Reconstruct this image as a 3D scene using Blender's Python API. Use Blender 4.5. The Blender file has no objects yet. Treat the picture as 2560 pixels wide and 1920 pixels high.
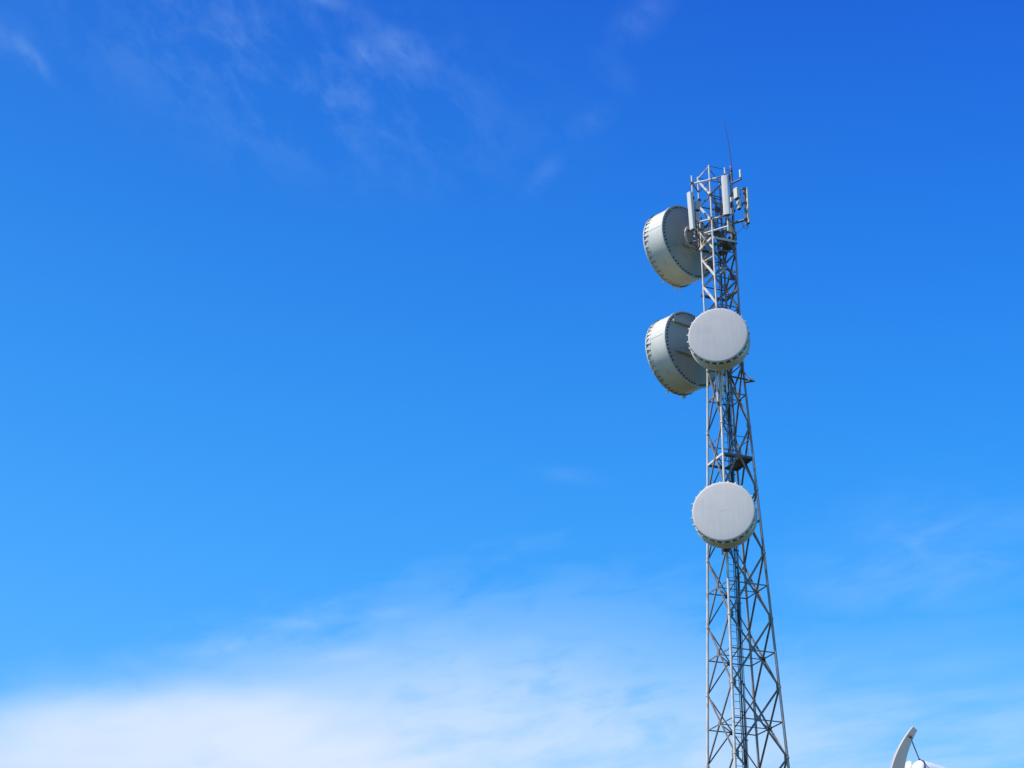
import bpy, math, random
from mathutils import Vector, Matrix

random.seed(7)
C = bpy.context.scene
COL = C.collection
R = math.radians

# ---------------------------------------------------------------- camera
PITCH = 25.5
cd = bpy.data.cameras.new("camera")
cam = bpy.data.objects.new("camera", cd)
COL.objects.link(cam)
cam.location = (0, 0, 1.6)
cam.rotation_euler = (R(90 + PITCH), 0, 0)
cd.sensor_fit = 'HORIZONTAL'
cd.sensor_width = 36.0
cd.lens = 36.0 * 4550.0 / 2560.0
cd.clip_start = 0.1
cd.clip_end = 20000
C.camera = cam

# ---------------------------------------------------------------- sun, sky, exposure
SUN = Vector((-0.53, -0.18, 0.83)).normalized()      # towards the sun
sun_el = math.asin(SUN.z)
sun_az = math.atan2(SUN.x, SUN.y)                     # clockwise from +Y
sd = bpy.data.lights.new("sun", 'SUN')
sd.energy = 5.0
sd.angle = R(0.5)
sd.color = (1.0, 0.96, 0.89)
so = bpy.data.objects.new("sun", sd)
COL.objects.link(so)
so.rotation_euler = (-SUN).to_track_quat('-Z', 'Y').to_euler()
so.location = (-40, -20, 60)

C.view_settings.view_transform = 'Standard'
C.view_settings.look = 'None'
C.view_settings.exposure = 0.0
C.view_settings.gamma = 1.0

world = bpy.data.worlds.new("World")
C.world = world
world.use_nodes = True
nt = world.node_tree
nt.nodes.clear()
L = nt.links


def N(kind, **kw):
    n = nt.nodes.new(kind)
    for k, v in kw.items():
        setattr(n, k, v)
    return n


def put(sock, v):
    if isinstance(v, (int, float)):
        sock.default_value = v
    elif isinstance(v, tuple):
        sock.default_value = v
    else:
        L.new(v, sock)


def M(op, a, b=None, c=None, clamp=False):
    n = N('ShaderNodeMath', operation=op)
    n.use_clamp = clamp
    put(n.inputs[0], a)
    if b is not None:
        put(n.inputs[1], b)
    if c is not None:
        put(n.inputs[2], c)
    return n.outputs[0]


def ramp(v, a, b, x=0.0, y=1.0):
    n = N('ShaderNodeMapRange', interpolation_type='SMOOTHSTEP')
    put(n.inputs[0], v)
    for i, q in enumerate((a, b, x, y)):
        n.inputs[1 + i].default_value = q
    return n.outputs[0]


tc = N('ShaderNodeTexCoord')
sep = N('ShaderNodeSeparateXYZ')
L.new(tc.outputs['Generated'], sep.inputs[0])
DEG = 180.0 / math.pi
AZ = M('MULTIPLY', M('ARCTAN2', sep.outputs[0], sep.outputs[1]), DEG)       # degrees
EL = M('MULTIPLY', M('ARCSINE', sep.outputs[2]), DEG)


def noise(sx, sy, rot=0.0, seed=0.0, detail=6.0, rough=0.55, dist=0.0, lac=2.0):
    """fractal noise over sky azimuth and elevation (features per degree)"""
    c, s = math.cos(R(rot)), math.sin(R(rot))
    u = M('ADD', M('MULTIPLY', AZ, c), M('MULTIPLY', EL, s))
    v = M('SUBTRACT', M('MULTIPLY', EL, c), M('MULTIPLY', AZ, s))
    cb = N('ShaderNodeCombineXYZ')
    put(cb.inputs[0], M('MULTIPLY', u, sx))
    put(cb.inputs[1], M('MULTIPLY', v, sy))
    cb.inputs[2].default_value = seed
    n = N('ShaderNodeTexNoise', noise_dimensions='3D')
    L.new(cb.outputs[0], n.inputs['Vector'])
    n.inputs['Scale'].default_value = 1.0
    n.inputs['Detail'].default_value = detail
    n.inputs['Roughness'].default_value = rough
    n.inputs['Lacunarity'].default_value = lac
    n.inputs['Distortion'].default_value = dist
    return n.outputs[0]


def blob(a, e, sa, se, rot, edge, lo=1.0, hi=0.0, k=0.9):
    """soft ellipse on the sky whose outline is broken up by the noise `edge`"""
    c, s = math.cos(R(rot)), math.sin(R(rot))
    da, de = M('SUBTRACT', AZ, a), M('SUBTRACT', EL, e)
    u = M('DIVIDE', M('ADD', M('MULTIPLY', da, c), M('MULTIPLY', de, s)), sa)
    v = M('DIVIDE', M('SUBTRACT', M('MULTIPLY', de, c), M('MULTIPLY', da, s)), se)
    d = M('SQRT', M('ADD', M('MULTIPLY', u, u), M('MULTIPLY', v, v)))
    d = M('ADD', d, M('MULTIPLY', M('SUBTRACT', edge, 0.5), k))
    return ramp(d, hi, lo, 1.0, 0.0)


sky = N('ShaderNodeTexSky', sky_type='NISHITA')
sky.sun_disc = False
sky.sun_elevation = sun_el
sky.sun_rotation = sun_az
sky.altitude = 300
sky.air_density = 1.0
sky.dust_density = 0.6
sky.ozone_density = 2.0
# clear-air colour: the sky model with a deeper, steeper blue, as a slow function of direction
E_ = M('MINIMUM', M('MAXIMUM', M('DIVIDE', M('SUBTRACT', EL, 25.0), 12.0), -1.3), 2.6)
A_ = M('MINIMUM', M('MAXIMUM', M('DIVIDE', AZ, 16.0), -1.3), 1.3)
ssep = N('ShaderNodeSeparateColor')
L.new(sky.outputs[0], ssep.inputs[0])
scomb = N('ShaderNodeCombineColor')
for ch, (k0, k1, k2, k3, k4) in enumerate(((-1.4456, -0.637, 0.1786, -0.1236, 0.0239),
                                           (0.170, -0.290, -0.175, -0.0060, -0.0300),
                                           (0.7350, 0.0200, -0.0950, 0.0435, 0.0229))):
    t = M('MULTIPLY_ADD', E_, M('MULTIPLY_ADD', E_, k2, k1), k0)
    t = M('ADD', t, M('MULTIPLY', A_, M('MULTIPLY_ADD', E_, k4, k3)))
    L.new(M('MULTIPLY', ssep.outputs[ch], M('EXPONENT', t)), scomb.inputs[ch])
CLEAR = scomb.outputs[0]
SKY_STRENGTH = 0.12

n_soft = noise(0.16, 0.42, rot=6, seed=3.1, detail=5, rough=0.5, dist=0.15)
n_wisp = noise(0.30, 0.80, rot=8, seed=8.4, detail=7, rough=0.56, dist=0.25)
n_fine = noise(0.34, 0.95, rot=10, seed=21.7, detail=8, rough=0.58, dist=0.3)
n_veil = noise(0.12, 0.65, rot=6, seed=1.7, detail=7, rough=0.55, dist=0.2)
n_high = noise(0.45, 0.75, rot=-28, seed=5.5, detail=8, rough=0.62, dist=0.3)
n_tuft = noise(0.9, 1.1, rot=-45, seed=12.2, detail=6, rough=0.62, dist=0.3)

parts = []
# dense bright bank low on the left
core = blob(-10.8, 11.2, 10.4, 5.2, 1, n_soft, lo=1.10, hi=0.64, k=0.42)
parts.append(M('MULTIPLY', core, M('MULTIPLY_ADD', ramp(n_wisp, 0.25, 0.60), 0.16, 0.68)))
bank = blob(-6.0, 12.2, 12.0, 6.0, 2, n_wisp, lo=1.12, hi=0.40, k=0.8)
parts.append(M('MULTIPLY', bank, M('MULTIPLY_ADD', ramp(n_wisp, 0.30, 0.70), 0.28, 0.36)))
mid = blob(0.3, 12.6, 12.0, 7.3, 1, n_fine, lo=1.10, hi=0.40, k=0.9)
parts.append(M('MULTIPLY', mid, M('MULTIPLY_ADD', ramp(n_fine, 0.26, 0.68), 0.42, 0.22)))
# thin layered veils low on the right
rv = blob(11.5, 13.4, 12.5, 4.6, 2, n_veil, lo=1.1, hi=0.2, k=0.9)
parts.append(M('MULTIPLY', rv, M('MULTIPLY_ADD', ramp(n_veil, 0.34, 0.70), 0.44, 0.16)))
rs = blob(13.5, 19.4, 6.5, 2.8, 8, n_veil, lo=1.1, hi=0.1, k=0.7)
parts.append(M('MULTIPLY', rs, M('MULTIPLY_ADD', ramp(n_fine, 0.30, 0.75), 0.16, 0.03)))
# high cirrus across the upper left and a few bright tufts
hc = blob(-8.5, 35.0, 13.0, 4.3, -10, n_high, lo=1.1, hi=0.1, k=0.7)
parts.append(M('MULTIPLY', hc, M('MULTIPLY', ramp(n_high, 0.38, 0.80), 0.16)))
for (a, e, sa, se, rot, amp) in ((-4.1, 35.9, 1.7, 0.7, -25, .15), (-7.4, 37.3, 1.3, 0.4, -15, .20),
                                 (-5.6, 35.6, 1.2, 0.5, -30, .17), (5.0, 36.8, 1.9, 0.9, 25, .09),
                                 (3.9, 35.2, 1.4, 0.7, -40, .05), (1.2, 32.1, 1.2, 0.5, 40, .08),
                                 (3.0, 33.7, 1.3, 0.6, 20, .06),
                                 (-17.6, 34.3, 1.3, 0.35, -35, .15), (-18.6, 34.8, 1.8, 0.9, -25, .09),
                                 (2.0, 22.6, 2.0, 0.4, -6, .08),
                                 (-6.9, 17.9, 1.5, 0.30, 8, .22), (-5.4, 16.9, 1.9, 0.32, 10, .20),
                                 (-8.8, 17.2, 2.2, 0.40, 12, .20), (-3.8, 18.3, 1.4, 0.3, 6, .14)):
    t = blob(a, e, sa, se, rot, n_tuft, lo=1.1, hi=0.0, k=0.8)
    parts.append(M('MULTIPLY', t, M('MULTIPLY', ramp(n_tuft, 0.25, 0.72), amp)))
dens = parts[0]
for p in parts[1:]:
    # union of translucent layers: 1-(1-a)(1-b)
    dens = M('SUBTRACT', 1.0, M('MULTIPLY', M('SUBTRACT', 1.0, dens), M('SUBTRACT', 1.0, p)))
dens = M('MULTIPLY', dens, 1.0, clamp=True)

mix = N('ShaderNodeMix', data_type='RGBA', blend_type='MIX')
put(mix.inputs['Factor'], dens)
L.new(CLEAR, mix.inputs['A'])
CL = 1.0 / SKY_STRENGTH
cmix = N('ShaderNodeMix', data_type='RGBA', blend_type='MIX')        # thin cloud is bluer than thick cloud
L.new(dens, cmix.inputs['Factor'])
cmix.inputs['A'].default_value = (0.50 * CL, 0.78 * CL, 1.06 * CL, 1)
cmix.inputs['B'].default_value = (0.76 * CL, 0.85 * CL, 1.0 * CL, 1)
L.new(cmix.outputs['Result'], mix.inputs['B'])
bg = N('ShaderNodeBackground')
bg.inputs['Strength'].default_value = SKY_STRENGTH
L.new(mix.outputs['Result'], bg.inputs['Color'])
wo = N('ShaderNodeOutputWorld')
L.new(bg.outputs[0], wo.inputs['Surface'])


# ---------------------------------------------------------------- materials
def mat(name, col, rough=0.5, metal=0.0, var=0.0, vscale=3.0, stain=None, stain_amt=0.0, stain_scale=1.2,
        stretch=(1, 1, 1), bump=0.0):
    m = bpy.data.materials.new(name)
    m.use_nodes = True
    t = m.node_tree
    b = t.nodes['Principled BSDF']
    b.inputs['Roughness'].default_value = rough
    b.inputs['Metallic'].default_value = metal
    tcn = t.nodes.new('ShaderNodeTexCoord')
    mp = t.nodes.new('ShaderNodeMapping')
    mp.inputs['Scale'].default_value = stretch
    t.links.new(tcn.outputs['Object'], mp.inputs[0])
    n1 = t.nodes.new('ShaderNodeTexNoise')
    n1.inputs['Scale'].default_value = vscale
    n1.inputs['Detail'].default_value = 6
    t.links.new(mp.outputs[0], n1.inputs['Vector'])
    cr = t.nodes.new('ShaderNodeValToRGB')
    cr.color_ramp.elements[0].position = 0.3
    cr.color_ramp.elements[1].position = 0.7
    lo = tuple(max(0, c * (1 - var)) for c in col) + (1,)
    hi = tuple(min(1, c * (1 + var)) for c in col) + (1,)
    cr.color_ramp.elements[0].color = lo
    cr.color_ramp.elements[1].color = hi
    t.links.new(n1.outputs[0], cr.inputs[0])
    out = cr.outputs[0]
    if stain:
        n2 = t.nodes.new('ShaderNodeTexNoise')
        n2.inputs['Scale'].default_value = stain_scale
        n2.inputs['Detail'].default_value = 5
        t.links.new(tcn.outputs['Object'], n2.inputs['Vector'])
        mr = t.nodes.new('ShaderNodeMapRange')
        mr.inputs[1].default_value = 0.60
        mr.inputs[2].default_value = 0.72
        mr.inputs[4].default_value = stain_amt
        t.links.new(n2.outputs[0], mr.inputs[0])
        mx = t.nodes.new('ShaderNodeMix')
        mx.data_type = 'RGBA'
        t.links.new(mr.outputs[0], mx.inputs['Factor'])
        t.links.new(out, mx.inputs['A'])
        mx.inputs['B'].default_value = stain + (1,)
        out = mx.outputs['Result']
    t.links.new(out, b.inputs['Base Color'])
    if bump:
        bp = t.nodes.new('ShaderNodeBump')
        bp.inputs['Strength'].default_value = bump
        bp.inputs['Distance'].default_value = 0.02
        t.links.new(n1.outputs[0], bp.inputs['Height'])
        t.links.new(bp.outputs[0], b.inputs['Normal'])
    return m


RUST = (0.28, 0.09, 0.03)
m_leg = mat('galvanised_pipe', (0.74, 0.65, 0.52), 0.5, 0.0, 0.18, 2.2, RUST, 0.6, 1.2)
m_leg_shade = mat('shaded_pipe', (0.34, 0.295, 0.24), 0.5, 0.0, 0.2, 1.5, RUST, 0.3, 1.1)  # darker copy of the leg pipe, shade painted into its colour, over real rust
m_steel = mat('galvanised_angle', (0.235, 0.19, 0.14), 0.5, 0.0, 0.35, 2.5, RUST, 0.5, 1.1)
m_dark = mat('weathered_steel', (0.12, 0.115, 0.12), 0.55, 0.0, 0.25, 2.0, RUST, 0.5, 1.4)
m_black = mat('black_cable_jacket', (0.03, 0.03, 0.034), 0.45, 0.0, 0.2, 4.0)
m_bolt = mat('dark_bolt_head', (0.02, 0.022, 0.03), 0.5, 0.0, 0.2, 5.0)
m_shroud = mat('painted_shroud', (0.66, 0.625, 0.50), 0.45, 0.0, 0.07, 1.6, (0.40, 0.38, 0.28), 0.5, 1.9)
m_back = mat('painted_dish_back', (0.36, 0.335, 0.255), 0.45, 0.0, 0.08, 0.9, (0.30, 0.28, 0.22), 0.5, 1.1)
m_radome = mat('radome_fabric', (0.73, 0.65, 0.545), 0.6, 0.0, 0.04, 2.2, (0.62, 0.565, 0.485), 0.6, 0.8, stretch=(1, 3.5, 0.5))
m_radome_old = mat('radome_fabric_grey', (0.64, 0.575, 0.495), 0.6, 0.0, 0.05, 2.2, (0.52, 0.475, 0.43), 0.6, 0.8, stretch=(1, 3.5, 0.5))
m_hem_shade = mat('dark_hem_shade', (0.085, 0.075, 0.055), 0.7, 0.0, 0.2, 4.0)  # shade behind the radome hem, given as a dark colour
m_mark = mat('faded_print', (0.655, 0.60, 0.525), 0.6, 0.0, 0.06, 6.0)
m_white = mat('white_fibreglass', (0.79, 0.72, 0.60), 0.4, 0.0, 0.03, 2.0)
m_greybox = mat('grey_enclosure', (0.52, 0.51, 0.48), 0.45, 0.0, 0.06, 3.0)
m_red = mat('red_lens', (0.75, 0.20, 0.22), 0.25, 0.0, 0.05, 3.0)
m_whip = mat('whip_rod', (0.07, 0.055, 0.09), 0.5, 0.0, 0.1, 3.0)
m_refl = mat('reflector_paint', (0.54, 0.47, 0.36), 0.5, 0.0, 0.05, 2.0, (0.42, 0.37, 0.29), 0.5, 4.0)
m_hous = mat('white_gelcoat', (0.80, 0.80, 0.79), 0.35, 0.0, 0.03, 3.0)
m_conc = mat('concrete', (0.36, 0.35, 0.33), 0.85, 0.0, 0.15, 2.0, bump=0.3)
m_grass = mat('grass_ground', (0.042, 0.052, 0.02), 0.9, 0.0, 0.45, 0.35, (0.08, 0.065, 0.035), 0.6, 0.05, bump=0.5)


# ---------------------------------------------------------------- mesh helpers
class MB:
    def __init__(self):
        self.v, self.f = [], []

    def box(self, o, x, y, z, sx, sy, sz):
        """box centred at o with unit axes x,y,z and full sizes"""
        o = Vector(o)
        b = len(self.v)
        for i in (-.5, .5):
            for j in (-.5, .5):
                for k in (-.5, .5):
                    self.v.append(o + x * (i * sx) + y * (j * sy) + z * (k * sz))
        for q in ((0, 1, 3, 2), (4, 6, 7, 5), (0, 4, 5, 1), (2, 3, 7, 6), (0, 2, 6, 4), (1, 5, 7, 3)):
            self.f.append(tuple(b + i for i in q))
        return self

    def abox(self, lo, hi):
        c = (Vector(lo) + Vector(hi)) / 2
        d = Vector(hi) - Vector(lo)
        return self.box(c, Vector((1, 0, 0)), Vector((0, 1, 0)), Vector((0, 0, 1)), *d)

    def bar(self, p0, p1, w, t, nrm):
        """flat bar from p0 to p1: width w across, thickness t along nrm"""
        p0, p1 = Vector(p0), Vector(p1)
        d = (p1 - p0)
        ln = d.length
        d.normalize()
        n = (Vector(nrm) - d * d.dot(Vector(nrm))).normalized()
        s = d.cross(n)
        return self.box((p0 + p1) / 2, d, s, n, ln, w, t)

    def angle(self, p0, p1, w, t, nrm):
        """rolled angle section: one leg in the face plane, one leg inwards"""
        p0, p1 = Vector(p0), Vector(p1)
        d = (p1 - p0)
        ln = d.length
        d.normalize()
        n = (Vector(nrm) - d * d.dot(Vector(nrm))).normalized()
        s = d.cross(n)
        c = (p0 + p1) / 2
        self.box(c, d, s, n, ln, w, t)
        self.box(c + s * (w / 2 - t / 2) - n * (w / 2), d, s, n, ln, t, w - t)
        return self

    def tube(self, pts, r, n=10, cap=True):
        pts = [Vector(p) for p in pts]
        rs = r if isinstance(r, (list, tuple)) else [r] * len(pts)
        b = len(self.v)
        ref = None
        for i, p in enumerate(pts):
            a = pts[max(0, i - 1)]
            c = pts[min(len(pts) - 1, i + 1)]
            d = (c - a).normalized()
            if ref is None:
                ref = d.orthogonal().normalized()
            u = (ref - d * ref.dot(d)).normalized()
            ref = u
            w = d.cross(u)
            for k in range(n):
                t = 2 * math.pi * k / n
                self.v.append(p + (u * math.cos(t) + w * math.sin(t)) * rs[i])
        for i in range(len(pts) - 1):
            for k in range(n):
                k2 = (k + 1) % n
                self.f.append((b + i * n + k, b + i * n + k2, b + (i + 1) * n + k2, b + (i + 1) * n + k))
        if cap:
            self.f.append(tuple(b + k for k in range(n))[::-1])
            self.f.append(tuple(b + (len(pts) - 1) * n + k for k in range(n)))
        return self

    def lathe(self, prof, n=96, closed=False):
        """profile of (x, r) spun round the local X axis"""
        b = len(self.v)
        for (x, r) in prof:
            for k in range(n):
                t = 2 * math.pi * k / n
                self.v.append(Vector((x, r * math.cos(t), r * math.sin(t))))
        m = len(prof)
        for i in range(m if closed else m - 1):
            i2 = (i + 1) % m
            for k in range(n):
                k2 = (k + 1) % n
                self.f.append((b + i * n + k, b + i * n + k2, b + i2 * n + k2, b + i2 * n + k))
        return self

    def build(self, name, material, parent=None, smooth=True, ang=35):
        me = bpy.data.meshes.new(name)
        me.from_pydata([tuple(v) for v in self.v], [], self.f)
        me.materials.append(material)
        me.update()
        import bmesh
        bm = bmesh.new()
        bm.from_mesh(me)
        bmesh.ops.recalc_face_normals(bm, faces=bm.faces)
        bm.to_mesh(me)
        bm.free()
        if smooth:
            me.shade_smooth()
            me.set_sharp_from_angle(angle=R(ang))
        o = bpy.data.objects.new(name, me)
        COL.objects.link(o)
        if parent:
            o.parent = parent
        return o


def tag(o, label=None, cat=None, group=None, kind=None):
    if label:
        o['label'] = label
    if cat:
        o['category'] = cat
    if group:
        o['group'] = group
    if kind:
        o['kind'] = kind
    return o


def thing(name, label, cat, loc=(0, 0, 0), rotz=0.0, group=None, rot=None):
    o = bpy.data.objects.new(name, None)
    COL.objects.link(o)
    o.empty_display_size = 0.3
    o.location = loc
    o.rotation_euler = rot if rot else (0, 0, rotz)
    return tag(o, label, cat, group)


def share(src, name, parent, mtx=None, at=None):
    """another object on the same mesh"""
    o = src.copy()
    o.name = name
    COL.objects.link(o)
    o.parent = parent
    if mtx is not None:
        o.matrix_basis = mtx
    return o


X, Y, Z = Vector((1, 0, 0)), Vector((0, 1, 0)), Vector((0, 0, 1))

# ---------------------------------------------------------------- ground
g = MB()
nx = 60
S = 6000.0
for i in range(nx + 1):
    for j in range(nx + 1):
        a = (i / nx * 2 - 1)
        b_ = (j / nx * 2 - 1)
        x = math.copysign(abs(a) ** 2.2, a) * S
        y = math.copysign(abs(b_) ** 2.2, b_) * S
        g.v.append(Vector((x, y, 0.0)))
for i in range(nx):
    for j in range(nx):
        q = i * (nx + 1) + j
        g.f.append((q, q + nx + 1, q + nx + 2, q + 1))
tag(g.build('ground', m_grass), kind='structure')
pad = MB().abox((10.55 - 4, 81 - 4, -0.4), (10.55 + 4, 81 + 4, 0.25))
tag(pad.build('concrete_pad', m_conc, smooth=False), kind='structure')

# ---------------------------------------------------------------- lattice tower
TX, TY = 10.55, 81.0
tower = thing('lattice_tower', 'tall square galvanised steel lattice tower carrying the dishes and antennas', 'tower', (TX, TY, 0))
u1 = Vector((math.cos(R(-68.5)), math.sin(R(-68.5)), 0))       # A -> B
u2 = Vector((math.cos(R(21)), math.sin(R(21)), 0))             # A -> C
ZT, ZS = 52.4, 41.15                                           # top, and where the taper starts


def side(z):
    return 1.27 if z >= ZS else 1.27 + 0.0684 * (ZS - z)


def corner(k, z, inset=0.0):
    s = side(z) / 2 - inset
    a, b = {'A': (-1, -1), 'B': (1, -1), 'C': (-1, 1), 'D': (1, 1)}[k]
    p = u1 * (a * s) + u2 * (b * s)
    p.z = z
    return p


FACES = {'AB': -u2, 'BD': u1, 'CD': u2, 'AC': -u1}
nodes_low = [0.3, 5.2, 8.45, 11.7, 14.95, 18.2, 21.45, 24.7, 27.95, 31.2, 34.45, 37.75, ZS]
nodes_up = [ZS + 1.575 * i for i in range(8)]                  # 41.15 .. 52.18
for k in 'ABCD':
    mb = MB()
    zs = [0.25, ZS, ZT]
    mb.tube([corner(k, z) for z in zs], [0.075, 0.055, 0.045], 12)
    for z in nodes_low[1:]:
        d = (corner(k, z + .1) - corner(k, z - .1)).normalized()
        c = corner(k, z)
        r = 0.075 - 0.02 * (z / ZS)
        mb.tube([c - d * 0.045, c + d * 0.045], r + 0.022, 12)
    mb.build('leg', m_leg_shade if k in 'CD' else m_leg, tower)  # legs C and D get the copy with shade in its colour

DEEP = {'AB': 0.062, 'BD': 0.098, 'CD': 0.070, 'AC': 0.066}
for (fa, fb), nrm in FACES.items():
    key = fa + fb
    w = DEEP[key]
    for i in range(len(nodes_low) - 1):
        z0, z1 = nodes_low[i], nodes_low[i + 1]
        zm = (z0 + z1) / 2
        off = nrm * 0.03
        MB().angle(corner(fa, z0) + off, corner(fb, z1) + off, w, 0.010, nrm).build('cross_brace', m_steel, tower, False)
        off = nrm * 0.012
        MB().angle(corner(fb, z0) + off, corner(fa, z1) + off, w, 0.010, nrm).build('cross_brace', m_steel, tower, False)
        wr = 0.045
        MB().angle(corner(fa, zm), corner(fb, zm), wr, 0.008, nrm).build('horizontal_strut', m_steel, tower, False)
    for i in range(len(nodes_up) - 1):
        z0, z1 = nodes_up[i], nodes_up[i + 1]
        MB().angle(corner(fa, z0), corner(fb, z0), 0.045, 0.008, nrm).build('horizontal_strut', m_steel, tower, False)
        if key == 'AB':
            MB().angle(corner(fb, z0) + nrm * .02, corner(fa, z1) + nrm * .02, 0.085, 0.010, nrm).build('diagonal_brace', m_leg, tower, False)
        else:
            MB().angle(corner(fa, z0) + nrm * .02, corner(fb, z1) + nrm * .02, 0.068, 0.008, nrm).build('diagonal_brace', m_steel, tower, False)
            MB().angle(corner(fb, z0) + nrm * .006, corner(fa, z1) + nrm * .006, 0.068, 0.008, nrm).build('diagonal_brace', m_steel, tower, False)
    wt = 0.05 if key == 'AB' else 0.022
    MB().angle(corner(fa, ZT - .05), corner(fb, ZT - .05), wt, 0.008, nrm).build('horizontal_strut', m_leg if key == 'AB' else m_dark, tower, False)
# plan struts tying opposite faces at every mid level, with gusset plates on the faces
for i in range(len(nodes_low) - 1):
    zm = (nodes_low[i] + nodes_low[i + 1]) / 2
    pa = (corner('A', zm) + corner('B', zm)) / 2
    pb = (corner('C', zm) + corner('D', zm)) / 2
    pc = (corner('B', zm) + corner('D', zm)) / 2
    pd = (corner('A', zm) + corner('C', zm)) / 2
    MB().angle(pa, pb, 0.045, 0.008, Z).build('plan_strut', m_steel, tower, False)
    MB().angle(pd, pa, 0.04, 0.008, Z).build('plan_strut', m_steel, tower, False)
    MB().angle(pb, pc, 0.04, 0.008, Z).build('plan_strut', m_steel, tower, False)
    for p, nrm in ((pa, -u2), (pb, u2), (pc, u1), (pd, -u1)):
        t = Z.cross(nrm)
        MB().box(p + nrm * 0.05, t, Z, nrm, 0.22, 0.2, 0.012).build('gusset_plate', m_steel, tower, False)

for (fa, fb), nrm in (('AB', -u2), ('BD', u1)):
    for z in nodes_low[2:]:
        for k, other in ((fa, fb), (fb, fa)):
            dirv = (corner(other, z) - corner(k, z)).normalized()
            MB().box(corner(k, z) + dirv * .10 + nrm * .045, dirv, Z, nrm, .17, .26, .014).build('joint_plate', m_steel, tower, False)

# rest platform near the middle: framed edge beams and chequer-plate planks
zp = 36.07
for (fa, fb), nrm in FACES.items():
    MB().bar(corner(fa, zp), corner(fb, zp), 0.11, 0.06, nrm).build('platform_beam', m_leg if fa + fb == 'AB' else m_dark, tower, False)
ctr = Vector((0, 0, zp))
c0, c1 = corner('C', zp + .06, 0.05), corner('D', zp + .06, 0.05)
mbp = MB().bar((c0 + c1) / 2 - u2 * 0.28 - (c1 - c0) / 2, (c0 + c1) / 2 - u2 * 0.28 + (c1 - c0) / 2, 0.56, 0.04, Z)
mbp.build('platform_deck', m_dark, tower, False)
c0, c1 = corner('B', zp + .06, 0.05), corner('D', zp + .06, 0.05)
MB().bar(c0 - u1 * 0.18, c1 - u1 * 0.18 - u2 * 0.6, 0.34, 0.04, Z).build('platform_deck', m_dark, tower, False)
# short handrail stubs above the platform
for k0, k1, zz in (('A', 'B', 1.0), ('B', 'D', 1.05), ('A', 'C', 1.0), ('C', 'D', 1.05)):
    MB().tube([corner(k0, zp + zz), corner(k1, zp + zz)], 0.022, 8).build('handrail', m_steel, tower)
for t in (0.3, 0.6, 0.85):
    p = corner('B', zp).lerp(corner('D', zp), t)
    MB().tube([p, p + Z * 0.45], 0.022, 8).build('handrail_post', m_leg, tower)

# upper working platform under the headframe
zu = 48.05
for (fa, fb), nrm in FACES.items():
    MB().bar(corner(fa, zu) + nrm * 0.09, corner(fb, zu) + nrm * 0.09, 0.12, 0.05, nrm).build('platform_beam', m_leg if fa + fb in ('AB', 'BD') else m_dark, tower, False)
c0, c1 = corner('B', zu - .06), corner('D', zu - .06)
MB().bar(c0.lerp(c1, .42) - u1 * 0.25, c1 - u1 * 0.25, 0.55, 0.06, Z).build('platform_deck', m_dark, tower, False)
c0, c1 = corner('C', zu - .06), corner('D', zu - .06)
MB().bar(c0 - u2 * 0.2, c1 - u2 * 0.2 - u1 * .5, 0.36, 0.06, Z).build('platform_deck', m_dark, tower, False)
# heavy beams that carry the two big dishes on the far left corner
for z in (45.4, 48.6, 42.2, 43.6):
    MB().bar(corner('C', z) - u1 * .08, corner('D', z) - u1 * .08 + u2 * 0.05, 0.16, 0.12, u1).build('support_beam', m_dark, tower, False)
    MB().bar(corner('A', z) - u1 * .10 - u2 * .1, corner('C', z) - u1 * .10 + u2 * .1, 0.12, 0.10, u1).build('support_beam', m_dark, tower, False)

# ladder
lad = MB()
ldx, ldy = 0.02, 0.12
lo = u1 * 0.0 + u2 * (-0.02)


def lpt(s, z):
    """ladder line runs up the inside of the far face"""
    k = side(z)
    return Vector((0.0, 0.0, z)) + u2 * (s - 0.03 - 0.02 * k) - u1 * (0.22 * k)


for s in (-0.17, 0.17):
    lad.tube([lpt(s, 0.3), lpt(s, ZS), lpt(s, 51.8)], 0.019, 8)
ladder = lad.build('ladder', m_dark, tower)
rz = [0.6 + 0.33 * i for i in range(155)]
vis = [z for z in rz if z > 19.0]
step = 0
rung0 = MB().tube([u2 * -0.17, u2 * 0.17], 0.012, 6).build('rung', m_dark, ladder)
first = True
rest = MB()
cnt = 0
for z in vis:
    if cnt < 99:
        o = rung0 if first else share(rung0, 'rung', ladder)
        o.location = lpt(0, z)
        first = False
        cnt += 1
    else:
        rest.tube([lpt(-.17, z), lpt(.17, z)], 0.012, 6)
for z in rz:
    if z <= 19.0:
        rest.tube([lpt(-.17, z), lpt(.17, z)], 0.012, 6)
tag(rest.build('rung', m_dark, ladder), kind='stuff')

# feeder cables clipped on a tray beside the ladder
for i, (s, d) in enumerate(((0.28, 0.0), (0.325, 0.02), (0.37, 0.0), (0.41, 0.02))):
    top = (51.0, 49.0, 45.0, 43.5)[i]
    pts = []
    z = 0.5
    while z < top:
        w = 0.012 * math.sin(z * 0.9 + i * 2.1)
        pts.append(lpt(s + w, z) - u1 * (0.03 + d))
        z += 0.8
    MB().tube(pts, 0.018 if i < 3 else 0.024, 8).build('feeder_cable', m_black, tower)
for s in (0.235, 0.445):
    MB().tube([lpt(s, .5) - u1 * .0, lpt(s, ZS) - u1 * .0, lpt(s, 51) - u1 * .0], 0.016, 6).build('tray_rail', m_steel, tower)
for z in [20 + 1.3 * i for i in range(24)]:
    MB().bar(lpt(0.16, z), lpt(0.50, z), 0.045, 0.03, u1).build('cable_bracket', m_dark, tower, False)
def W(x, y, z):
    """world point to tower coordinates"""
    return Vector((x - TX, y - TY, z))


# headframe: poles and bars standing off the tower top
PL, PF, PR = (9.31, 80.50), (10.94, 79.72), (11.95, 80.28)


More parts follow.
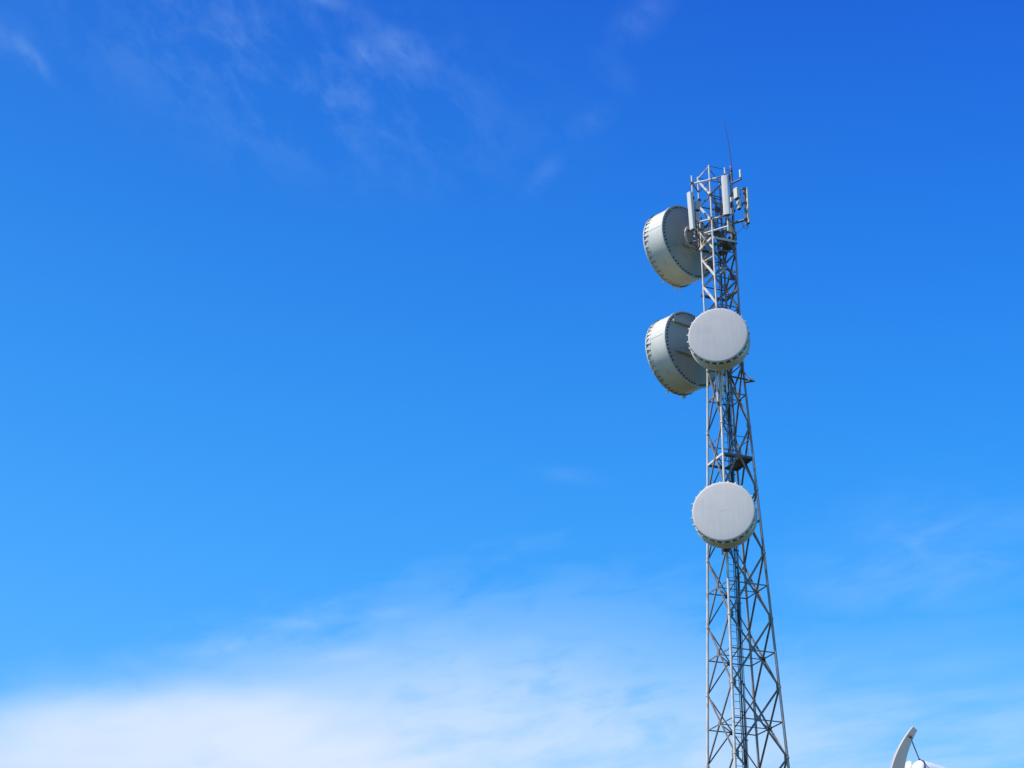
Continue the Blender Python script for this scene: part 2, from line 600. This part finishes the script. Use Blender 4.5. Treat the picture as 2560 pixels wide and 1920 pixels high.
def pole(xy, z0, z1, r=0.045, m=m_leg):
    MB().tube([W(*xy, z0), W(*xy, z1)], r, 12).build('antenna_pole', m, tower)


pole(PL, 48.3, 51.95)
pole(PF, 48.2, 51.95)
pole(PR, 48.85, 51.15, 0.05, m_steel)
for z, m in ((51.5, m_leg), (49.15, m_leg)):
    a, b = W(*PL, z), W(*PF, z)
    d = (b - a).normalized()
    n = Z.cross(d)
    MB().tube([a - d * .12 + n * .07, b + d * .12 + n * .07], 0.05, 10).build('headframe_bar', m, tower)
MB().tube([W(*PL, 48.5) + Vector((.5, -.1, -.05)), W(*PF, 48.5) + Vector((0, .05, 0))], 0.05, 10).build('headframe_bar', m_leg, tower)
for z in (51.5, 49.15):
    MB().tube([corner('A', z), W(*PL, z)], 0.035, 8).build('headframe_bar', m_dark, tower)
    MB().tube([corner('B', z), W(*PF, z)], 0.035, 8).build('headframe_bar', m_dark, tower)
    MB().tube([corner('A', z), W(*PF, z).lerp(W(*PL, z), .4)], 0.03, 8).build('headframe_bar', m_dark, tower)
a, b = corner('D', 51.58), W(11.84, 80.22, 51.58)
MB().tube([a, b], 0.05, 10).build('headframe_bar', m_dark, tower)
a, b = corner('D', 49.2), W(PR[0] - .03, PR[1] + .02, 49.2)
MB().tube([a, b], 0.065, 10).build('headframe_bar', m_dark, tower)
MB().tube([corner('D', 50.2), W(PR[0] - .03, PR[1] + .02, 50.2)], 0.025, 10).build('headframe_bar', m_dark, tower)
MB().tube([corner('D', 51.05), W(PR[0], PR[1] + .02, 51.05)], 0.03, 10).build('headframe_bar', m_dark, tower)
# junction clutter between platform and headframe
for (x, y, z, sx, sy, sz, m) in ((9.95, 80.75, 48.7, .30, .22, .32, m_greybox), (10.35, 80.5, 48.55, .26, .2, .28, m_dark),
                                 (11.05, 80.55, 48.75, .34, .2, .30, m_greybox), (11.35, 80.85, 48.55, .24, .2, .5, m_steel),
                                 (10.75, 80.95, 48.45, .4, .25, .22, m_dark), (11.28, 80.42, 49.75, .16, .14, .34, m_greybox),
                                 (11.30, 80.40, 50.45, .14, .12, .26, m_white), (10.62, 80.75, 50.05, .42, .05, .30, m_dark),
                                 (11.05, 80.70, 49.45, .10, .10, .9, m_dark), (10.02, 81.05, 46.9, .34, .3, .40, m_dark),
                                 (11.15, 80.95, 46.2, .34, .2, .24, m_dark), (10.75, 81.2, 46.75, .22, .2, .32, m_greybox)):
    MB().box(W(x, y, z), u2, -u1, Z, sx, sy, sz).build('junction_box', m, tower, False)
for (p, q, r, m) in ((corner('A', 48.15), corner('A', 48.15) + Vector((.32, -.55, .62)), .05, m_leg),
                     (corner('A', 48.9), corner('B', 48.3), .045, m_leg),
                     (corner('A', 49.0) + u2 * .2, corner('B', 49.4) + u2 * .3, .035, m_leg),
                     (corner('B', 48.2), corner('D', 49.0), .04, m_dark),
                     (corner('D', 47.6), corner('B', 48.6) + u2 * .25, .07, m_dark),
                     (corner('C', 47.2), corner('D', 46.3), .06, m_dark),
                     (corner('A', 46.7), corner('C', 47.6), .05, m_leg),
                     (corner('B', 50.2) + u2 * .1, corner('D', 50.2), .03, m_steel),
                     (corner('B', 50.45) + u2 * .1, corner('D', 50.45), .03, m_dark),
                     (corner('A', 47.3), corner('B', 47.0) + u1 * .1, .035, m_leg),
                     (W(*PF, 48.9), corner('D', 48.5), .045, m_leg),
                     (W(*PL, 49.0), corner('C', 48.7), .04, m_steel),
                     (corner('C', 48.6), corner('B', 49.4), .045, m_steel)):
    MB().tube([p, q], r, 8).build('stay_tube', m, tower)


def sag(pts, n=6):
    out = []
    for i in range(len(pts) - 1):
        for t in range(n):
            out.append(Vector(pts[i]).lerp(Vector(pts[i + 1]), t / n))
    out.append(Vector(pts[-1]))
    for _ in range(3):
        out = [out[0]] + [(out[i - 1] + out[i] * 2 + out[i + 1]) / 4 for i in range(1, len(out) - 1)] + [out[-1]]
    return out


# feeders from the dishes and panel antennas looping back to the cable tray
runs = [
    ([corner('A', 49.2) + Vector((-.15, .1, 0)), corner('A', 48.4) + Vector((.2, -.3, 0)), lpt(.3, 47.6), lpt(.3, 46.0)], .022),
    ([corner('A', 43.1) + Vector((-.1, .1, 0)), corner('A', 42.0) + Vector((.3, -.2, 0)), lpt(.33, 41.2), lpt(.33, 39.8)], .022),
    ([corner('B', 41.5) + Vector((.0, -.2, 0)), corner('B', 39.9) + Vector((.1, -.1, 0)), corner('B', 39.0) + u2 * .45, lpt(.3, 38.2)], .026),
    ([corner('B', 41.3) + Vector((-.2, -.2, 0)), corner('B', 39.5) + Vector((-.16, 0, 0)), corner('B', 38.6) + u2 * .3, lpt(.36, 37.2)], .022),
    ([corner('B', 32.2) + Vector((.1, -.3, 0)), corner('B', 30.7) + Vector((.2, -.1, 0)), corner('B', 30.0) + u2 * .6, lpt(.36, 29.4)], .026),
    ([W(*PF, 49.0) + Vector((0, .12, 0)), W(*PF, 48.5) + Vector((.1, .3, 0)), corner('B', 48.3) + u2 * .5, lpt(.28, 47.8)], .016),
    ([W(*PF, 49.0) + Vector((-.08, .12, 0)), W(*PF, 48.3) + Vector((-.2, .3, 0)), corner('B', 48.0) + u2 * .2, lpt(.33, 47.4)], .016),
    ([W(*PL, 48.7) + Vector((.05, .05, 0)), W(*PL, 48.2) + Vector((.3, .1, 0)), corner('A', 48.0) - u1 * -.3, lpt(.28, 47.2)], .016),
    ([W(*PR, 49.0) + Vector((0, .0, 0)), W(*PR, 48.7) + Vector((-.25, .1, 0)), corner('D', 48.4) - u2 * .1, lpt(.4, 47.5)], .016),
    ([W(11.56, 80.3, 50.4), W(11.5, 80.4, 50.0), corner('D', 49.6) - u2 * .1, corner('D', 48.6) - u2 * .15], .014),
    ([corner('D', 51.6) - u2 * .06, corner('D', 50.3) - u2 * .08, corner('D', 49.0) - u2 * .06, corner('D', 47.0) - u2 * .06], .018),
]
for pts, r in runs:
    MB().tube(sag(pts), r, 8).build('feeder_cable', m_black, tower)
for (k, z, d) in (('A', 51.0, .0), ('B', 50.6, .0), ('D', 50.9, 0), ('B', 49.2, 0), ('A', 49.9, 0), ('D', 49.9, 0)):
    p = corner(k, z)
    MB().box(p, u2, -u1, Z, .17, .17, .10).build('pole_clamp', m_dark, tower, False)
for xy, zz in ((PL, (51.5, 49.15, 50.6, 48.9)), (PF, (51.5, 49.15, 51.2)), (PR, (49.2, 50.2, 51.05))):
    for z in zz:
        MB().box(W(*xy, z), X, Y, Z, .16, .18, .09).build('pole_clamp', m_dark, tower, False)


# ---------------------------------------------------------------- drum dishes
def hook_mesh(mb, R_, x0, tall=0.055):
    mb.box(Vector((x0, R_ + 0.0075 + tall / 2, 0)), X, Y, Z, 0.10, tall, 0.065 if tall < .06 else 0.10)
    mb.box(Vector((x0 - 0.14, R_ + 0.020, 0)), X, Y, Z, 0.22, 0.028, 0.022)
    return mb


def rotx(t):
    return Matrix.Rotation(t, 4, 'X')


def drum_dish(label, loc, az, R_, hub_r, h, Ls, nh, group, fabric, bolts=0, struts=(), mark=False, clips=()):
    d = thing('microwave_dish', label, 'dish antenna', loc, az, group)
    # reflector: hub plate, shallow cone and inner face
    mb = MB()
    prof = [(0.0, 0.02), (0.0, hub_r * .55), (0.06, hub_r)]
    for i in range(1, 9):
        t = i / 8
        prof.append((0.06 + (h - 0.06) * (t ** 1.15), hub_r + (R_ - hub_r) * t))
    prof += [(h + 0.03, R_ + 0.005), (h + 0.05, R_ - 0.05), (0.30, hub_r * .6), (0.25, 0.02)]
    mb.lathe(prof, 128)
    mb.build('reflector', m_back, d)
    # radial panel joints on the back
    for t in (R(330), R(150)):
        p0 = Vector((0.055, hub_r * math.cos(t), hub_r * math.sin(t)))
        p1 = Vector((h - .015, R_ * math.cos(t), R_ * math.sin(t)))
        MB().tube([p0, p0.lerp(p1, .5) + Vector((-0.012 + 0.0, 0, 0)), p1], 0.012, 6).build('panel_joint', m_back, d)
    # shroud
    mb = MB()
    xf = h + Ls
    mb.lathe([(h, R_ - .03), (h, R_ + 0.055), (h + 0.10, R_ + 0.055), (h + 0.115, R_ + .012), (xf - .34, R_ + .010), (xf - .33, R_ + .022),
              (xf - .30, R_ + .022), (xf - .29, R_ + .01), (xf - .04, R_ + .01), (xf - .04, R_ - .03)], 128, closed=True)
    shr = mb.build('shroud', m_shroud, d)
    for t in (R(7), R(127), R(247)):
        c, q = math.cos(t), math.sin(t)
        p0, p1 = Vector((h + .12, (R_ + .010) * c, (R_ + .010) * q)), Vector((xf - .35, (R_ + .010) * c, (R_ + .010) * q))
        MB().bar(p0, p1, .03, .012, Vector((0, c, q))).build('joint_strip', m_back, shr, False)
    # fabric radome with scalloped hem
    mb = MB()
    n = nh * 6
    b = 0
    prof = [(xf + .045, 0.02), (xf + .045, R_ * .30), (xf + .041, R_ * .42), (xf + .028, R_ * .7), (xf + .016, R_ * .965), (xf + .008, R_ + .012), (xf - .008, R_ + .028)]
    mb.lathe(prof, n)
    mb.f.append(tuple(range(n)))
    base = len(mb.v) - n
    for k in range(n):
        t = 2 * math.pi * k / n
        s = 0.5 + 0.5 * math.cos(2 * math.pi * k / 6)
        xx = xf - 0.055 - 0.13 * s ** 1.2
        rr = R_ + 0.032 + 0.022 * s
        mb.v.append(Vector((xx, rr * math.cos(t), rr * math.sin(t))))
    for k in range(n):
        k2 = (k + 1) % n
        mb.f.append((base + k, base + k2, base + n + k2, base + n + k))
    rad = mb.build('radome', fabric, d, ang=50)
    if not bolts:
        MB().lathe([(xf - .30, R_ + .013), (xf - .30, R_ + .020), (xf - .035, R_ + .020), (xf - .035, R_ + .013)], 128, True).build('hem_shade_ring', m_hem_shade, d)  # added dark ring, painted shade in the gap behind the scallops
    # lacing hooks, one per scallop
    hk = hook_mesh(MB(), R_ + .01, xf - 0.13, .055 if bolts else .105).build('lacing_hook', m_shroud if nh < 30 else m_dark, d, False)
    for k in range(1, nh):
        o = share(hk, 'lacing_hook', d)
        sx = random.uniform(.55, 1.0) if bolts else random.uniform(.85, 1.1)
        px = Matrix.Translation((xf - .13, R_ + .01, 0))
        o.matrix_basis = rotx(2 * math.pi * k / nh + random.uniform(-.015, .015)) @ px @ Matrix.Rotation(random.uniform(-.25, .25), 4, 'Y') @ Matrix.Diagonal((sx, random.uniform(.6, 1.0) if bolts else random.uniform(.8, 1.1), random.uniform(.45, .85), 1)) @ px.inverted()
    # rim bolts on the back
    if bolts:
        bmb = MB()
        xx, rr = h - 0.055, R_ - 0.075
        bmb.tube([Vector((xx - .02, rr, 0)), Vector((xx + .06, rr, 0))], 0.036, 8)
        bo = bmb.build('rim_bolt', m_bolt, d)
        for k in range(1, bolts):
            if k % 9 == 8:
                continue
            o = share(bo, 'rim_bolt', d)
            o.matrix_basis = rotx(2 * math.pi * k / bolts)
    # mounting ring and stand-off
    MB().lathe([(-.02, hub_r - .10), (-.02, hub_r + .02), (.07, hub_r + .02), (.07, hub_r - .10)], 64, True).build('mounting_ring', m_shroud if bolts else m_dark, d)
    for (y0, z0) in ((.55, .55), (-.55, .55), (.55, -.55), (-.55, -.55)):
        MB().tube([Vector((0.02, y0 * hub_r, z0 * hub_r)), Vector((-.32, y0 * hub_r * .55, z0 * hub_r * .8))], 0.05, 8).build('mounting_arm', m_dark, d)
    MB().tube([Vector((-.30, 0, -hub_r * 1.15)), Vector((-.30, 0, hub_r * 1.15))], 0.06, 10).build('mounting_pipe', m_steel, d)
    for (p, q, w) in struts:
        dd = (Vector(q) - Vector(p)).normalized()
        MB().bar(p, q, w, w, Z).build('side_strut', m_back, d, False)
    for (t, ln) in clips:
        c = Vector((xf - .10, (R_ + .05) * math.cos(t), (R_ + .05) * math.sin(t)))
        o = Vector((0, math.cos(t), math.sin(t)))
        MB().box(c + o * ln / 2, X, o, X.cross(o), 0.07, ln, 0.06).build('hanging_clip', m_shroud, d, False)
    if mark:
        mm = MB()
        for i in range(9):
            y = -0.25 + i * 0.062
            mm.box(Vector((xf + .0465, y, 0.02 + 0.12 * y + 0.004 * (i % 3))), X, Y, Z, 0.001, 0.045, 0.035 + 0.01 * ((i * 7) % 3))
        mm.build('faded_mark', m_mark, d, False)
    return d


fa = math.atan2(-math.cos(R(12)), -math.sin(R(12)))
fd = Vector((math.cos(fa), math.sin(fa), 0))
hF, LF = 0.46, 0.96
for lab, cpos, Rf, fabm, mk in (
        ('white drum dish facing forward, higher of the two round front faces on the tower', (9.97, 78.5, 41.69), 1.42, m_radome_old, False),
        ('white drum dish facing forward, lowest dish on the tower, below the rest platform', (9.73, 78.1, 32.38), 1.42, m_radome, True)):
    loc = Vector(cpos) - fd * (hF + LF + .03)
    drum_dish(lab, loc, fa, Rf, 0.55, hF, LF, 27, 'drum dishes facing forward', fabm, mark=mk)
la = math.atan2(0.73, -0.68)
ld = Vector((math.cos(la), math.sin(la), 0))
hL, LL = 0.38, 1.36
loc = Vector((9.18, 82.1, 48.93)) - ld * hL
down = math.pi * 1.5
drum_dish('large grey-backed drum dish pointing away left, top one, beside the panel antennas', loc, la, 2.0, 0.72, hL, LL, 44,
          'large drum dishes pointing left', m_shroud, bolts=60,
          struts=(((0.0, 0.80, -.58), (-.12, -.15, -.62), 0.13),),
          clips=((down + .42, .14), (down + .30, .22), (down - .02, .10), (down - .12, .2), (down - .3, .16)))
loc = Vector((9.10, 82.1, 42.70)) - ld * hL
drum_dish('large grey-backed drum dish pointing away left, partly behind the higher front dish', loc, la, 2.0, 0.72, hL, LL, 44,
          'large drum dishes pointing left', m_shroud, bolts=60,
          struts=(((0.26, 1.50, 1.08), (-.04, .1, 1.04), 0.15), ((0.17, 1.42, -.58), (-.08, .1, -.62), 0.15)),
          clips=((down + .85, .10), (down + .28, .24), (down - .35, .12), (down - .28, .18)))

# stubs and brackets that stick out to the right of the higher front dish
for z, w in ((41.55, .10),):
    MB().tube([corner('D', z) - u2 * .6, corner('D', z) + u2 * .12 + u1 * 0.45], w / 2, 10).build('stub_pipe', m_dark, tower)
z = 40.15
MB().bar(corner('D', z) + u1 * .05, corner('D', z) + u1 * .35 + u2 * .35, .15, .09, Z).build('bracket', m_dark, tower, False)
MB().tube([corner('D', z + .55), corner('D', z) + u1 * .3 + u2 * .3], .03, 8).build('bracket', m_steel, tower)
MB().tube([corner('B', z + .2), corner('D', z) + u1 * .3], .05, 8).build('bracket', m_dark, tower)
# pipe stubs below the lowest dish
b32 = corner('B', 31.2)
MB().tube([b32 + Vector((-.23, -.2, -.42)), b32 + Vector((-.23, -.2, 1.6))], .055, 10).build('dish_pipe', m_leg, tower)
MB().box(b32 + Vector((-.06, -.14, -.08)), X, Y, Z, .30, .12, .34).build('bracket', m_dark, tower, False)
b41 = corner('B', 39.6)
for dx in (-.28, .0, .2):
    MB().tube([b41 + Vector((dx + .1, -.12, -.5 + dx)), b41 + Vector((dx + .1, -.12, 1.6))], .05, 10).build('dish_pipe', m_leg, tower)


# ---------------------------------------------------------------- panel antennas
def panel(label, x, y, z0, z1, w, dp, az, tilt, group, back=m_greybox):
    """tall flat antenna: rounded front, flat back, end caps, two brackets, jumper cable"""
    p = thing('panel_antenna', label, 'panel antenna', (x, y, z0), 0, group, rot=(0, 0, az))
    h = z1 - z0
    mb = MB()
    prof = []
    nseg = 10
    for i in range(nseg + 1):
        t = math.pi * i / nseg
        yy = math.cos(t)
        yy = math.copysign(abs(yy) ** 0.55, yy) * w / 2
        xx = dp * .35 + dp * .65 * (math.sin(t) ** 0.55 if math.sin(t) > 1e-6 else 0)
        prof.append((xx, yy))
    prof += [(0, -w / 2), (0, w / 2)]
    m = len(prof)
    for zz, sc in ((0.03, 1), (h - .03, 1)):
        for (a, b) in prof:
            mb.v.append(Vector((a + math.tan(tilt) * (zz - h), b, zz)))
    for i in range(m):
        j = (i + 1) % m
        mb.f.append((i, j, m + j, m + i))
    mb.f.append(tuple(range(m)))
    mb.f.append(tuple(range(m, 2 * m)))
    mb.build('antenna_body', m_white, p)
    for zz, nm in ((0.0, -1), (h - 0.03, 1)):
        ox = math.tan(tilt) * (zz - h)
        e = MB()
        for q in (0, 0.03):
            for (a, b) in prof:
                e.v.append(Vector((dp * .5 + (a - dp * .5) * .93 + ox, b * .93, zz + q)))
        for i in range(m):
            j = (i + 1) % m
            e.f.append((i, j, m + j, m + i))
        e.f.append(tuple(range(m)))
        e.f.append(tuple(range(m, 2 * m)))
        e.build('end_cap', m_dark if nm < 0 else m_white, p)
    for zz in (h * .12, h * .86):
        MB().box(Vector((-.09 + math.tan(tilt) * (zz - h) * .5, 0, zz)), X, Y, Z, 0.18, 0.10, 0.09).build('bracket', m_dark, p, False)
    pts = [Vector((.04, .05, .0)), Vector((.05, .05, -.14)), Vector((-.05, .06, -.30)), Vector((-.22, .08, -.22)), Vector((-.3, .08, .05))]
    sm = []
    for i in range(len(pts) - 1):
        for t in (0, .25, .5, .75):
            sm.append(pts[i].lerp(pts[i + 1], t))
    sm.append(pts[-1])
    MB().tube(sm, 0.014, 6).build('jumper_cable', m_black, p)
    return p


G = 'panel antennas on the headframe'
panel('white panel antenna turned left, mounted left of the tower top over the upper big dish', 9.19, 80.42, 48.66, 50.86, .30, .16, R(218), R(2.5), G)
panel('broad white panel antenna facing forward at the front of the tower top', 10.915, 79.64, 49.05, 51.36, .36, .16, R(-108), R(1.0), G)
panel('slim panel antenna seen edge-on at the far right of the tower top', 12.03, 80.28, 48.95, 51.05, .26, .12, R(28), R(1), G)


def radio(label, x, y, z, az, w, dp, h, group, m=m_white):
    r = thing('radio_unit', label, 'radio unit', (x, y, z), az, group)
    mb = MB().abox((-dp / 2, -w / 2, 0), (dp / 2, w / 2, h))
    mb.build('housing', m, r, False)
    for i in range(5):
        yy = -w / 2 + w * (i + .5) / 5
        MB().abox((-dp / 2 - .05, yy - .008, .03), (-dp / 2 + .002, yy + .008, h - .03)).build('cooling_fin', m_dark, r, False)
    MB().abox((-dp / 2 + .02, -w / 2 + .02, -.06), (dp / 2 - .02, w / 2 - .02, -.002)).build('connector_panel', m_black, r, False)
    MB().abox((-dp / 2 - .14, -.05, h * .4), (-dp / 2 - .05, .05, h * .6)).build('bracket', m_dark, r, False)
    return r


G2 = 'radio units on the tower top'
radio('white radio box right of the tower top, upper of the two stacked ones', 11.56, 80.28, 50.45, R(215), .26, .20, .60, G2)
radio('small white radio box right of the tower top, below the upper one', 11.64, 80.28, 49.85, R(215), .19, .16, .50, G2)
radio('grey radio box behind the left panel antenna, upper one', 9.52, 80.62, 49.95, R(-60), .26, .2, .48, G2, m_greybox)
radio('grey radio box behind the left panel antenna, lower one', 9.50, 80.62, 49.25, R(-60), .28, .2, .55, G2, m_greybox)

t = thing('stick_antenna', 'short white stick antenna upright on the arm at upper right of the tower', 'antenna', (11.80, 80.22, 51.63))
MB().tube([Vector((0, 0, .04)), Vector((0, 0, .50)), Vector((0, 0, .53))], [.062, .062, .03], 12).build('radome', m_white, t)
MB().tube([Vector((0, 0, 0)), Vector((0, 0, .05))], .035, 10).build('base', m_dark, t)

D_top = corner('D', ZT) + Vector((TX, TY, 0))
t = thing('whip_antenna', 'thin dark whip antenna leaning left above the tower top', 'antenna', (D_top.x + .04, D_top.y, ZT - .9))
MB().tube([Vector((0, 0, 0)), Vector((.02, 0, .9)), Vector((-.02, 0, 1.7)), Vector((-.08, 0, 2.6)), Vector((-.175, 0, 3.4)), Vector((-.245, 0, 4.0))],
          [.030, .028, .024, .020, .017, .014], 8).build('rod', m_whip, t)
MB().tube([Vector((0, 0, -.05)), Vector((0, 0, .35))], .032, 8).build('base', m_dark, t)

t = thing('obstruction_light', 'small red obstruction light on the right top corner of the tower', 'light', (D_top.x - .0, D_top.y - .12, ZT + .0))
MB().tube([Vector((0, 0, .03)), Vector((0, 0, .12)), Vector((0, 0, .16))], [.06, .06, .03], 12).build('lens', m_red, t)
MB().tube([Vector((0, 0, -.12)), Vector((0, 0, .03))], .045, 10).build('base', m_dark, t)
MB().bar(Vector((0, .12, -.1)), Vector((0, 0, -.1)), .06, .03, Z).build('bracket', m_dark, t, False)

# ---------------------------------------------------------------- ground antenna at the lower right
GX, GY, GZ = 7.40, 35.0, 9.25                                   # vertex of the curved reflector
t = thing('reflector_antenna', 'white curved reflector with stay wires and a white drum at the lower right edge', 'antenna', (GX, GY, 0), R(8))
GR = t


def blade_pt(s):
    """curve of the reflector in local x,z: s from -1 (lower tip) to 1 (upper tip)"""
    zz = 1.63 * s
    xx = 0.62 * abs(s) ** 2.35 - 0.19
    return Vector((xx, 0, GZ + zz))


mb = MB()
n = 48
for i in range(n + 1):
    s = -1 + 2 * i / n
    p = blade_pt(s)
    d = (blade_pt(min(1.0, s + .01)) - blade_pt(max(-1.0, s - .01))).normalized()
    nn = Vector((d.z, 0, -d.x))                                  # towards the concave side
    wid = 0.115 + 0.20 * (1 - abs(s) ** 1.7)
    for (a, b) in ((0, -.055), (.008, -.065), (wid, -.065), (wid, .065), (.0, .065)):
        mb.v.append(p + nn * a + Y * b)
m5 = 5
for i in range(n):
    for k in range(m5):
        k2 = (k + 1) % m5
        mb.f.append((i * m5 + k, i * m5 + k2, (i + 1) * m5 + k2, (i + 1) * m5 + k))
mb.f.append(tuple(range(m5)))
mb.f.append(tuple(n * m5 + k for k in range(m5)))
mb.build('reflector', m_refl, t)
mb = MB()
# drum: rounded cap, seam, long barrel falling to the right
ax = Vector((0.945, 0.10, -0.26)).normalized()
c0 = Vector((0.495, 0.405, 10.13))
prof = [(0.0, .03), (.01, .10), (.04, .17), (.09, .225), (.14, .25), (.30, .26), (1.6, .30)]
q = ax.to_track_quat('X', 'Z').to_matrix()
mm = MB().lathe(prof + [(1.66, .28), (1.66, .03)], 48)
mm.v = [c0 + q @ v for v in mm.v]
mm.build('drum', m_hous, t)
mm = MB().lathe([(.135, .247), (.135, .258), (.165, .262), (.165, .25)], 48, True)
mm.v = [c0 + q @ v for v in mm.v]
mm.build('drum_seam', m_steel, t)
mm = MB().lathe([(-.02, .03), (-.02, .15), (.01, .18), (.03, .18), (.03, .03)], 32)
mm.v = [c0 + Vector((-.03, .20, .06)) + q @ v for v in mm.v]
mm.build('drum_cap', m_hous, t)
p_hi = blade_pt(.88) + Vector((.11, -.02, -.02))
p_lo = blade_pt(.42) + Vector((.30, -.02, -.02))
d_hi = c0 + ax * .20 + Vector((0, 0, .262))
d_lo = c0 + ax * .03 + Vector((0, -.10, -.05))
for p, dq in ((p_hi, d_hi), (p_lo, d_lo)):
    MB().tube([p, dq], .012, 8).build('stay_wire', m_dark, t)
    MB().tube([p + Vector((-.05, -.09, .02)), p + Vector((.005, .0, -.005))], .03, 10).build('clamp', m_black, t)
    MB().tube([dq - Vector((0, 0, .02)), dq + Vector((0, 0, .025))], .022, 10).build('clamp', m_black, t)
MB().bar(blade_pt(.44) + Vector((.09, -.078, .04)), blade_pt(.44) + Vector((.29, -.078, -.12)), .035, .02, Y).build('strap', m_black, t, False)
# carrying mast
MB().tube([Vector((-.02, .02, 0)), Vector((-.02, .02, GZ))], [.22, .13], 16).build('mast', m_steel, t)
MB().tube([Vector((-.02, .02, GZ - .2)), Vector((1.4, .5, c0.z - .45))], .07, 12).build('drum_arm', m_steel, t)
MB().abox((-.5, -.5, -.1), (.5, .5, .3)).build('footing', m_conc, t, False)
